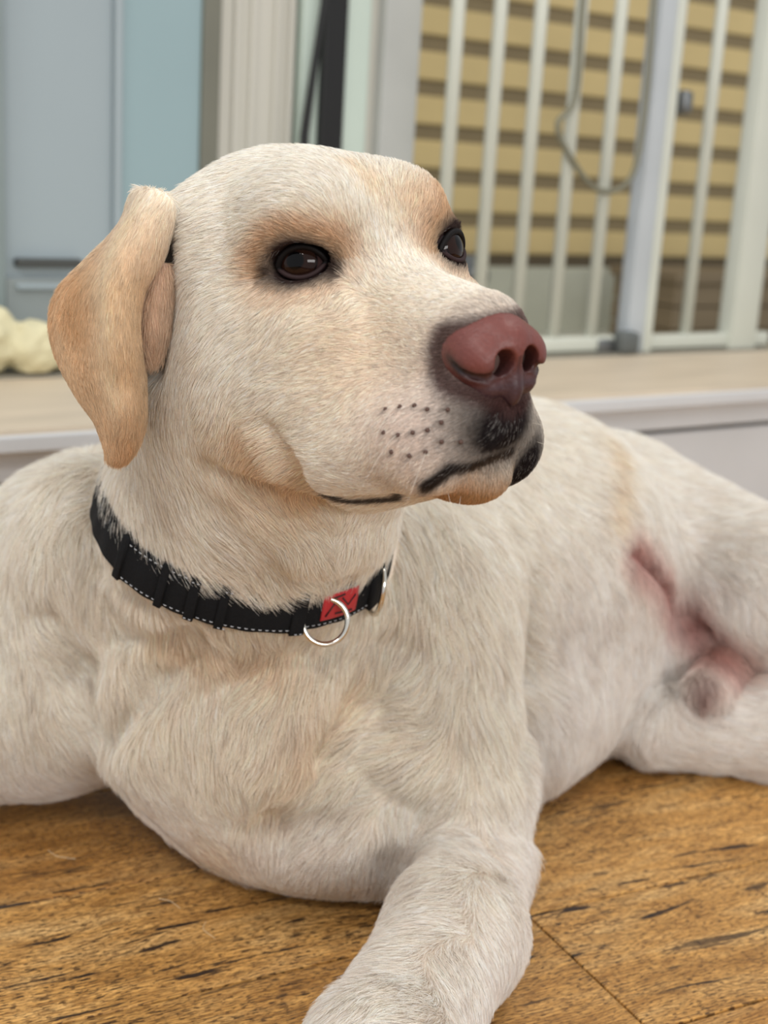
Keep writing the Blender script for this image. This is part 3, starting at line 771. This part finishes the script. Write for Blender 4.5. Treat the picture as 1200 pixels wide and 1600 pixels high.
# ---- fur
def noise3(q, s, seed):
    """cheap smooth vector noise: sum of sines"""
    r_ = np.random.default_rng(seed); o = np.zeros_like(q)
    for _ in range(7):
        k = r_.normal(size=(3, 3))*s; ph = r_.uniform(0, 6.28, 3); o += np.sin(q@k.T+ph)
    return o/2.6
def grow(name, V, Q, colf, dens, lenf, flowf, liftf, parent, mw, rad=.00013, npt=5, clump=.45, csize=.0045, keep=None, back_thin=.3, colvar=.13, curl=.25):
    T = np.concatenate([Q[:, [0, 1, 2]], Q[:, [0, 2, 3]]]); tv = V[T]; cr_ = np.cross(tv[:, 1]-tv[:, 0], tv[:, 2]-tv[:, 0])
    ar = np.linalg.norm(cr_, axis=1)/2; fn = cr_/np.maximum(2*ar, 1e-12)[:, None]; cen = tv.mean(1)
    vd = C-cen; vd /= np.linalg.norm(vd, axis=1)[:, None]; fac = np.einsum('ij,ij->i', fn, vd)
    dn = dens(cen)*FUR*np.where(fac > -.25, 1, back_thin)
    pr_ = projv(cen); off = (pr_[:, 0] < -60) | (pr_[:, 0] > 1260) | (pr_[:, 1] > 1680); dn = dn*np.where(off, .30, 1)
    ex = ar*dn; cnt = np.floor(ex+rng.random(len(ex))).astype(int)
    fi = np.repeat(np.arange(len(T)), cnt); n = len(fi)
    a_, b_ = rng.random(n), rng.random(n); m = a_+b_ > 1; a_[m], b_[m] = 1-a_[m], 1-b_[m]
    vn = np.zeros_like(V)
    for j in range(3): np.add.at(vn, T[:, j], cr_)
    vn /= np.maximum(np.linalg.norm(vn, axis=1), 1e-12)[:, None]
    t = tv[fi]; p = t[:, 0]+a_[:, None]*(t[:, 1]-t[:, 0])+b_[:, None]*(t[:, 2]-t[:, 0])
    w3 = np.stack([1-a_-b_, a_, b_], 1); N = np.einsum('ij,ijk->ik', w3, vn[T[fi]]); N /= np.linalg.norm(N, axis=1)[:, None]
    if keep is not None:
        k = keep(p); p, N, fi = p[k], N[k], fi[k]; n = len(p)
    thin = np.where((fac[fi] > -.25) & ~off[fi], 1, 1.7)
    d = flowf(p, N); hs_ = (1-.5*headw(p))[:, None]; d += hs_*(.17*noise3(p, 60, 3)+.11*noise3(p, 220, 5))
    d -= N*np.einsum('ij,ij->i', d, N)[:, None]; d /= np.maximum(np.linalg.norm(d, axis=1), 1e-9)[:, None]
    d += .10*rng.normal(size=d.shape); d -= N*np.einsum('ij,ij->i', d, N)[:, None]; d /= np.linalg.norm(d, axis=1)[:, None]
    Ln = lenf(p)*rng.uniform(.65, 1.15, n); li = liftf(p)*(1+.14*noise3(p, 90, 8)[:, 0])*rng.uniform(.7, 1.3, n)
    s = np.linspace(0, 1, npt)
    side = np.cross(N, d); cu = curl*noise3(p, 150, 9)[:, 0]+.12*rng.normal(size=n)
    # lies along the coat: rises, then bends back down
    X = p[:, None]+Ln[:, None, None]*(d[:, None]*(s*np.cos(.5))[None, :, None]*1.05
        + N[:, None]*((np.sin(li)[:, None]*s[None]-.42*np.sin(li)[:, None]*s[None]**2))[..., None]
        + side[:, None]*(cu[:, None]*s[None]**2*.35)[..., None])
    if clump > 0:
        cell = np.floor((p+.0012*noise3(p, 500, 11))/csize).astype(np.int64); key = (cell[:, 0]*73856093) ^ (cell[:, 1]*19349663) ^ (cell[:, 2]*83492791)
        u_, inv = np.unique(key, return_inverse=True); nn_ = np.bincount(inv).astype(float)
        ce = np.stack([np.bincount(inv, X[:, -1, j])/nn_ for j in range(3)], 1)[inv]
        cc = clump*rng.uniform(.3, 1.2, len(u_))[inv]; shade = .04*rng.normal(size=len(u_))[inv]; hw_ = headw(p); cc *= 1-.45*hw_; shade *= 1-.6*hw_
        X += (ce-X[:, -1])[:, None]*(cc[:, None]*s[None]**1.6)[..., None]
    col = colf(p, fi) if colf.__code__.co_argcount == 2 else colf(p)
    col = col*(1+colvar*rng.normal(size=n)+.03*hs_[:, 0]*noise3(p, 130, 13)[:, 0]+shade)[:, None]; col = np.clip(col, .004, .97)
    dk = (col.mean(1) < .03) & (rng.random(n) < .10); col[dk] = rng.uniform(.12, .40, (dk.sum(), 1))*[1, .95, .9]
    R_ = (rad*thin*rng.uniform(.75, 1.25, n))[:, None]*np.clip(1.0-.85*s**1.5, 0, 1)[None]
    hc = bpy.data.hair_curves.new(name); hc.add_curves([npt]*n)
    if 'position' not in hc.attributes: hc.attributes.new('position', 'FLOAT_VECTOR', 'POINT')
    hc.attributes['position'].data.foreach_set('vector', X.astype(np.float32).ravel())
    ra = hc.attributes.get('radius') or hc.attributes.new('radius', 'FLOAT', 'POINT'); ra.data.foreach_set('value', R_.astype(np.float32).ravel())
    ca_ = hc.attributes.new('col', 'FLOAT_COLOR', 'CURVE'); ca_.data.foreach_set('color', np.c_[col, np.ones(n)].astype(np.float32).ravel())
    hc.materials.append(HAIR)
    o = bpy.data.objects.new(name, hc); sc.collection.objects.link(o); o.parent = parent
    if mw is not None: o.matrix_local = mw
    o['kind'] = 'stuff'; print(name, n, time.time()-T0)
    return o
def projv(p):
    d = p-C; z_ = d@fw; z_ = np.where(z_ < .05, .05, z_); return np.stack([600+FPX*(d@rtv)/z_, 800-FPX*(d@upv)/z_], -1)

GUIDE = [(500, 262, -.9, -.3), (400, 270, -1, .0), (320, 300, -1, .4), (450, 310, -1, -.1), (360, 360, -1, .1), (600, 280, -.2, -1), (560, 330, -.6, -.9), (650, 290, .3, -1),
 (570, 420, -.6, -.9), (620, 400, -.3, -1), (690, 330, .5, -.9), (660, 450, -.8, -.5), (740, 460, -.8, -.6), (650, 540, -1, -.1), (690, 600, -1, .2), (650, 640, -1, .35), (600, 690, -.9, .5), (540, 560, -1, .1),
 (560, 640, -1, .3), (500, 500, -.9, .4), (460, 470, -.7, .8), (400, 460, -.9, .5), (465, 355, -.8, -.6), (395, 415, -1, .1), (520, 460, -.3, .9), (380, 520, -.9, .5), (320, 560, -.8, .6), (280, 500, -.6, .8),
 (340, 640, -.7, .7), (270, 640, -.2, 1), (280, 720, .2, 1), (420, 640, -.95, .4), (470, 720, -.9, .5), (400, 730, -.7, .8), (600, 770, -.5, .8), (550, 770, -.6, .7), (740, 700, -.7, .7), (700, 700, -.9, .5), (820, 690, .3, 1), (820, 740, .2, 1), (730, 770, -.2, 1),
 (240, 790, .6, .8), (300, 850, .6, .8), (400, 880, .4, 1), (480, 880, .1, 1), (450, 820, .5, .9), (560, 830, .2, 1), (350, 780, .3, 1),
 (60, 800, -.2, 1), (120, 740, -.1, 1), (60, 900, .15, 1), (170, 900, .25, 1), (230, 950, .35, 1), (120, 1000, .35, 1), (30, 1100, .2, 1), (120, 1150, .5, .9), (220, 1100, .4, 1), (200, 1220, .7, .7), (280, 1280, .8, .6),
 (320, 1020, -.1, 1), (420, 1030, -.3, 1), (520, 1040, -.5, .9), (400, 1150, -.4, 1), (340, 1200, .2, 1), (460, 1140, -.6, .8), (600, 1000, -.5, .9), (640, 900, -.3, 1), (620, 860, -.2, 1),
 (560, 1130, -.9, .45), (640, 1130, -.9, .3), (700, 1060, -.4, .9), (700, 950, .1, 1), (770, 950, .3, .9), (760, 1100, .1, 1), (600, 1220, -.9, .2), (690, 1230, -.5, .7), (770, 1220, .1, 1), (500, 1230, -.8, .6), (420, 1300, -.1, 1), (500, 1340, -.5, .8), (580, 1330, -.5, .85), (620, 1280, -.1, 1),
 (800, 1340, .3, 1), (720, 1330, -.3, 1), (680, 1420, -.6, .8), (780, 1440, -.5, .9), (600, 1500, -.6, .8), (620, 1580, -.5, .9), (720, 1540, -.5, .8),
 (800, 800, .6, .7), (880, 700, .8, .5), (860, 900, .7, .6), (840, 1030, .8, .5), (900, 1000, .5, .85), (960, 900, .4, .9), (1000, 1000, -.1, 1), (1020, 1090, -.4, .9), (940, 1100, -.2, 1), (860, 1150, .3, .95), (870, 1230, -.4, .9), (940, 1180, -.5, .85),
 (1000, 730, .8, .6), (1080, 800, .8, .6), (1150, 880, .8, .6), (1040, 860, .5, .9), (1150, 960, .7, .7), (1100, 1150, .9, .2), (1180, 1130, .9, .1), (1090, 1070, .3, 1)]
GP, GD = [], []
gp = np.array([cast(g_[0], g_[1]) for g_ in GUIDE]); gn = sgrad(gp)
gd = np.array([rtv*g_[2]-upv*g_[3] for g_ in GUIDE]); gd /= np.linalg.norm(gd, axis=1)[:, None]
gd -= gn*np.einsum('ij,ij->i', gd, gn)[:, None]; gd /= np.linalg.norm(gd, axis=1)[:, None]
# guides on the sides turned away: from the nose back, along the trunk, down the legs
for p_, d_ in (((.05, .63, .40), (-.2, 1, 0)), ((-.05, .70, .42), (-.2, .8, -.5)), ((-.09, .72, .35), (0, .4, -1)), ((-.1, .84, .28), (.1, .8, -.4)), ((.05, 1.1, .27), (.5, .8, -.1)), ((-.1, 1., .2), (.4, .7, -.5)), ((-.05, .98, .08), (.4, .6, -.6)), ((.25, 1.3, .15), (.6, .5, -.5)), ((.5, .98, .03), (1, 0, 0)), ((.1, .62, .33), (0, 1, -.4)), ((-.35, .7, .05), (0, -1, 0))):
    gp = np.vstack([gp, p_]); gd = np.vstack([gd, np.array(d_)/np.linalg.norm(d_)])
def flow_body(p, N):
    out = np.empty_like(p)
    for i in range(0, len(p), 60000):
        q = p[i:i+60000]; w_ = 1/(((q[:, None]-gp[None])**2).sum(2)+1e-5)**2.2; out[i:i+60000] = (w_@gd)/w_.sum(1)[:, None]
    return out
def headw(p):
    return np.clip((.150-np.linalg.norm(toH(p)-[.0, 0, -.03], axis=1))/.05, 0, 1)
def len_body(p):
    h = toH(p); hw = headw(p); L_ = .018*(1-hw)+.0085*hw
    mz = np.clip((h[:, 0]+.02)/.06, 0, 1)*hw; L_ = L_*(1-mz)+.0034*mz
    L_ *= 1-.45*np.clip((.10-p[:, 2])/.05, 0, 1)*(p[:, 1] < .73)          # shorter on the forearm
    L_ *= 1-.6*gs(np.maximum(min_eye(p)-.008, 0), .006)
    return L_*(1-.6*gs(seg_d(p, crease), .012))
def dens_body(p):
    hw = headw(p); h = toH(p); mz = np.clip((h[:, 0]+.02)/.06, 0, 1)*hw
    return 1.5e6*(1-hw)+3.0e6*hw+2.4e6*mz
def lift_body(p):
    hw = headw(p); return .50*(1-hw)+.34*hw

# ---- collar: fitted round the neck
def ring_radius(c, u, n=96):
    e1 = np.cross(u, [0, 1., 0]); e1 /= np.linalg.norm(e1); e2 = np.cross(u, e1)
    th_ = np.arange(n)*2*math.pi/n; dr = np.cos(th_)[:, None]*e1+np.sin(th_)[:, None]*e2
    r_ = np.zeros(n)
    lo_, hi_ = np.full(n, .02), np.full(n, .135)
    R = np.linspace(.03, .13, 101)
    for i in range(n):
        d = sdf(c+dr[i]*R[:, None]); k = np.argmax(d > 0) if (d > 0).any() else 60; r_[i] = R[k]
    return dr, r_
CH = .0125
dr, r0 = ring_radius(NC, NU); _, r1 = ring_radius(NC+NU*CH*.8, NU); _, r2 = ring_radius(NC-NU*CH*.8, NU)
med = np.median(np.r_[r0, r1])
print('ring', r0.min(), r0.max(), r2.min(), r2.max())
def smooth(r_, k=6):
    for _ in range(k): r_ = (np.roll(r_, 1)+2*r_+np.roll(r_, -1))/4
    return r_
rr = smooth(np.minimum(np.maximum(r0, r1), .080))+.0035
def col_pt(i, s, off=0.):
    """point on the collar: i ring position (float), s -1..1 across the band"""
    f = i % 96; i0 = int(f) % 96; i1 = (i0+1) % 96; t = f-int(f)
    d = dr[i0]*(1-t)+dr[i1]*t; d /= np.linalg.norm(d); r_ = rr[i0]*(1-t)+rr[i1]*t
    return NC+d*(r_+off-.0015*s)+NU*(s*CH)
coll = empty('collar', tuple(NC)); tag(coll, "black webbing collar around the dog's neck", 'collar')
MC = Matrix.Translation(-Vector(NC))
def band(name, i0, i1, s0, s1, o0, o1, mat, parent, n=None, wav=0., mw=MC):
    n = n or max(3, int(abs(i1-i0)*2)+1); full = abs(i1-i0) >= 96
    prof = [(s0, o0), (s0, o1-.0003), (s0*.96+s1*.04, o1), (s0*.5+s1*.5, o1+.0002), (s0*.04+s1*.96, o1), (s1, o1-.0003), (s1, o0)]
    V, Fq = [], []; m = len(prof); it = np.linspace(i0, i1, n, endpoint=not full)
    for a_ in it:
        for s_, o_ in prof: V.append(col_pt(a_, s_, o_+wav*math.sin(a_*1.9)))
    for a_ in range(n if full else n-1):
        b_ = (a_+1) % n
        for j in range(m):
            k = (j+1) % m; Fq.append((a_*m+j, b_*m+j, b_*m+k, a_*m+k))
    if not full:
        Fq.append(tuple(range(m))); Fq.append(tuple((n-1)*m+j for j in range(m-1, -1, -1)))
    me = py_mesh(name, V, Fq, True); return link(name, me, mat, parent, mw)
# ring index seen at a picture x on the front half
front = [(i, proj(col_pt(i, 0))) for i in np.arange(0, 96, .25) if (C-col_pt(i, 0))@(dr[int(i)]) > 0]
def idx_at(px): return min(front, key=lambda t: abs(t[1][0]-px))[0]
for px in (180, 300, 400, 480, 560, 590): print('collar', px, idx_at(px), proj(col_pt(idx_at(px), 1)).round(), proj(col_pt(idx_at(px), -1)).round())
def web_mat():
    m, nt, b = new_mat('black_webbing'); tc = nt.nodes.new('ShaderNodeTexCoord')
    wv = nt.nodes.new('ShaderNodeTexNoise'); wv.inputs['Scale'].default_value = 900
    nt.links.new(tc.outputs['Object'], wv.inputs['Vector'])
    cr = nt.nodes.new('ShaderNodeValToRGB'); cr.color_ramp.elements[0].color = (*lin((8, 9, 11)), 1); cr.color_ramp.elements[1].color = (*lin((20, 22, 26)), 1)
    nt.links.new(wv.outputs['Fac'], cr.inputs[0]); nt.links.new(cr.outputs[0], b.inputs['Base Color'])
    bp = nt.nodes.new('ShaderNodeBump'); bp.inputs['Strength'].default_value = .6; bp.inputs['Distance'].default_value = .0006
    nt.links.new(wv.outputs['Fac'], bp.inputs['Height']); nt.links.new(bp.outputs[0], b.inputs['Normal']); b.inputs['Roughness'].default_value = .8; b.inputs['Specular IOR Level'].default_value = .2
    return m
WEB = web_mat(); THREAD = plain('grey_thread', (170, 172, 176), .7); RED = plain('red_label', (176, 40, 48), .5); REDD = plain('dark_red_print', (60, 14, 18), .6)
band('webbing', 0, 96, -1, 1, 0, .0022, WEB, coll, 192, .0003)
sg = 1 if idx_at(500) > idx_at(300) else -1
iL, iR = idx_at(200), idx_at(455)
band('webbing_overlap', iL, iR, -.97, .97, .0022, .0042, WEB, coll, 60, .0004)
for px, w_ in ((202, .8), (262, .7), (305, .9), (352, .8), (462, 1.3)):
    i_ = idx_at(px); band('keeper', i_-w_/2, i_+w_/2, -1.03, 1.03, .001, .0058, WEB, coll, 5)
i_ = idx_at(578); band('keeper', i_-.9, i_+.9, -1.03, 1.03, .001, .0050, WEB, coll, 5)
# stitched dashes along both edges
V, Fq = [], []
def dash(i0, i1, s_, o_):
    b0 = len(V); pts = [col_pt(i0, s_, o_), col_pt((i0+i1)/2, s_, o_+.0003), col_pt(i1, s_, o_)]
    v, f = tube(pts, .00028, 6); V.extend(v); Fq.extend([tuple(b0+k for k in q_) for q_ in f])
a0, a1 = min(iL, iR), max(iL, iR)
for a_ in np.arange(a0, a1, .62):
    for s_ in (-.8, .8): dash(a_, a_+.28, s_, .0047)
ib0, ib1 = sorted((idx_at(470), idx_at(586)))
for a_ in np.arange(ib0, ib1, .62):
    for s_ in (-.8, .8): dash(a_, a_+.28, s_, .0027)
for px in (355, 462, 305):
    i_ = idx_at(px)
    for s_ in (-.85, .85):
        for q_ in (-.3, .15): dash(i_+q_, i_+q_+.2, s_, .0073)
o = link('stitching', py_mesh('stitching', V, Fq), THREAD, coll, MC); o['kind'] = 'stuff'
i0_, i1_ = sorted((idx_at(498), idx_at(552)))
lb = band('label_patch', i0_, i1_, -.62, .62, .0022, .0034, RED, coll, 12)
# dark print on the patch
for pts in ([(.1, -.4), (.3, .2), (.5, -.1)], [(.5, .35), (.7, -.1), (.9, .3)], [(.25, .45), (.55, .5)], [(.35, -.35), (.85, -.45)]):
    pp = [col_pt(i0_+(i1_-i0_)*a_, b_, .0036) for a_, b_ in pts]
    v, f = tube(pp, .0006, 6); link('print_mark', py_mesh('print_mark', v, f), REDD, lb)
# first ring: lies open towards the camera beside the keeper; second ring: seen nearly edge on
def ring_px(px, py, Y, rx, ry, nrm, name='d_ring'):
    c_ = P(px, py, Y); nrm = np.array(nrm, float); nrm /= np.linalg.norm(nrm); a_ = np.cross([0, 0, 1.], nrm); a_ /= np.linalg.norm(a_); b_ = np.cross(nrm, a_)
    pts = [c_+rx*math.cos(t)*a_+ry*math.sin(t)*b_ for t in np.linspace(0, 2*math.pi, 56, endpoint=False)]
    v, f = tube(pts, .0015, 12, closed=True); link(name, py_mesh(name, v, f), CHROME, coll, MC)
cr1 = col_pt(idx_at(505), -.4, .008); cr2 = col_pt(idx_at(588), -.3, .006)
print('ring depth', cr1, cr2)
ring_px(508, 971, cr1[1], .0118, .0120, (.15, -1, .25)); ring_px(588, 918, cr2[1], .0125, .0150, (-.96, -.30, .1))

# ---- grow the coat
NUh = NU/np.linalg.norm(NU)
def keep_body(p):
    h = toH(p)
    k = min_eye(p) > .0085
    nzd = ((h-[.0695, -.001, -.0435])/[.0185, .0182, .0162]); k &= (np.linalg.norm(nzd, axis=1) > 1)
    a_ = (p-NC)@NUh; rad_ = np.linalg.norm(p-NC-a_[:, None]*NUh, axis=1)
    k &= ~((np.abs(a_) < .0115) & (rad_ < .088))
    for w_ in WSPOT: k &= np.linalg.norm(p-w_, axis=1) > .0010
    k &= (p[:, 2] > .003)
    return k
if FUR > 0:
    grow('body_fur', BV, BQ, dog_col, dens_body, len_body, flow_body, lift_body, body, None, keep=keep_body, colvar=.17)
    for eo, V, Q, c, G in EARS:
        T2 = np.concatenate([Q[:, [0, 1, 2]], Q[:, [0, 2, 3]]])
        fl_ = np.gradient(G, axis=0)+.0; fl_ = np.concatenate([fl_.reshape(-1, 3)]*2); fl_ /= np.maximum(np.linalg.norm(fl_, axis=1), 1e-9)[:, None]
        cc = c[T2].mean(1); state = {}
        def colE(p, fi): return cc[fi]
        from mathutils.kdtree import KDTree
        nrow = len(V)
        def flowE(p, N, V=V, fl_=fl_):
            out = np.empty_like(p); sub = slice(0, len(V), 7); Vs, Fs = V[sub], fl_[sub]
            for i in range(0, len(p), 40000):
                q = p[i:i+40000]; j = ((q[:, None]-Vs[None])**2).sum(2).argmin(1); out[i:i+40000] = Fs[j]
            return out
        grow('ear_fur', V, Q, colE, lambda p: np.full(len(p), 3.0e6), lambda p: np.full(len(p), .0062), flowE, lambda p: np.full(len(p), .26), eo, None, rad=.00011, clump=.3, csize=.003)

if FUR > 0:
    grow('ear_fur', IV, IQ, lambda p: np.tile(lin((218, 194, 170)), (len(p), 1)), lambda p: np.full(len(p), 1.6e6), lambda p: np.full(len(p), .007), lambda p, N: np.tile(np.array([.1, -.1, -1.]), (len(p), 1)), lambda p: np.full(len(p), .3), EARS[0][0], None, rad=.00011, clump=.3, csize=.003)
# ---- dark follicles the whiskers grow from
bm = bmesh.new(); ng = sgrad(WSPOT)
for w_, n_ in zip(WSPOT, ng):
    r_ = bmesh.ops.create_icosphere(bm, subdivisions=2, radius=.00095)
    bmesh.ops.translate(bm, vec=Vector(w_+n_*.0002), verts=r_['verts'])
o = link('whisker_follicles', bm_mesh('whisker_follicles', bm, True), plain('dark_follicle', (84, 62, 54), .8), dog, MD); o['kind'] = 'stuff'
# ---- single shed hairs on the floor
for pts, lb_ in (([(75, 1328), (90, 1338), (118, 1342)], 'fine pale shed dog hair on the floor, nearest the left edge of the photo'), ([(248, 1404), (266, 1408), (281, 1419)], 'fine pale shed dog hair on the floor, middle one of the three'), ([(322, 1440), (318, 1452), (336, 1466)], 'fine pale hooked shed dog hair on the floor, nearest the outstretched foreleg')):
    q_ = np.array([PZ(a_, b_, .0006) for a_, b_ in pts]); q_ = catmull(q_, 12); c0 = q_.mean(0)
    v, f = tube(q_-c0, .00016, 6); o = link('shed_hair', py_mesh('shed_hair', v, f), plain('shed_hair', (226, 206, 170), .5), None)
    o.location = c0; tag(o, lb_, 'hair', 'shed hairs on the floor')

# ---- whiskers, a few long stiff hairs
V, Fq = [], []
for w_, dv, L_ in [(WSPOT[i], (-.3+.1*i % .5, -.2, -.9), .016+.004*(i % 3)) for i in (1, 5, 10)]+[(cast(700, 770), (.3, 0, -1), .02), (cast(720, 775), (.3, 0, -1), .03), (cast(830, 660), (.9, .2, -.5), .04), (cast(838, 690), (1, .1, -.7), .035)]:
    n_ = sgrad(w_[None])[0]; d_ = np.array(dv)/np.linalg.norm(dv)
    pts = [w_+n_*L_*.5*t+d_*L_*t*t for t in np.linspace(0, 1, 7)]
    b0 = len(V); v, f = tube(pts, np.linspace(.00008, .00003, 7), 5); V.extend(v); Fq.extend([tuple(b0+k for k in q_) for q_ in f])
o = link('whiskers', py_mesh('whiskers', V, Fq), plain('pale_whisker', (235, 228, 215), .4), dog, MD); o['kind'] = 'stuff'
print('done', time.time()-T0)
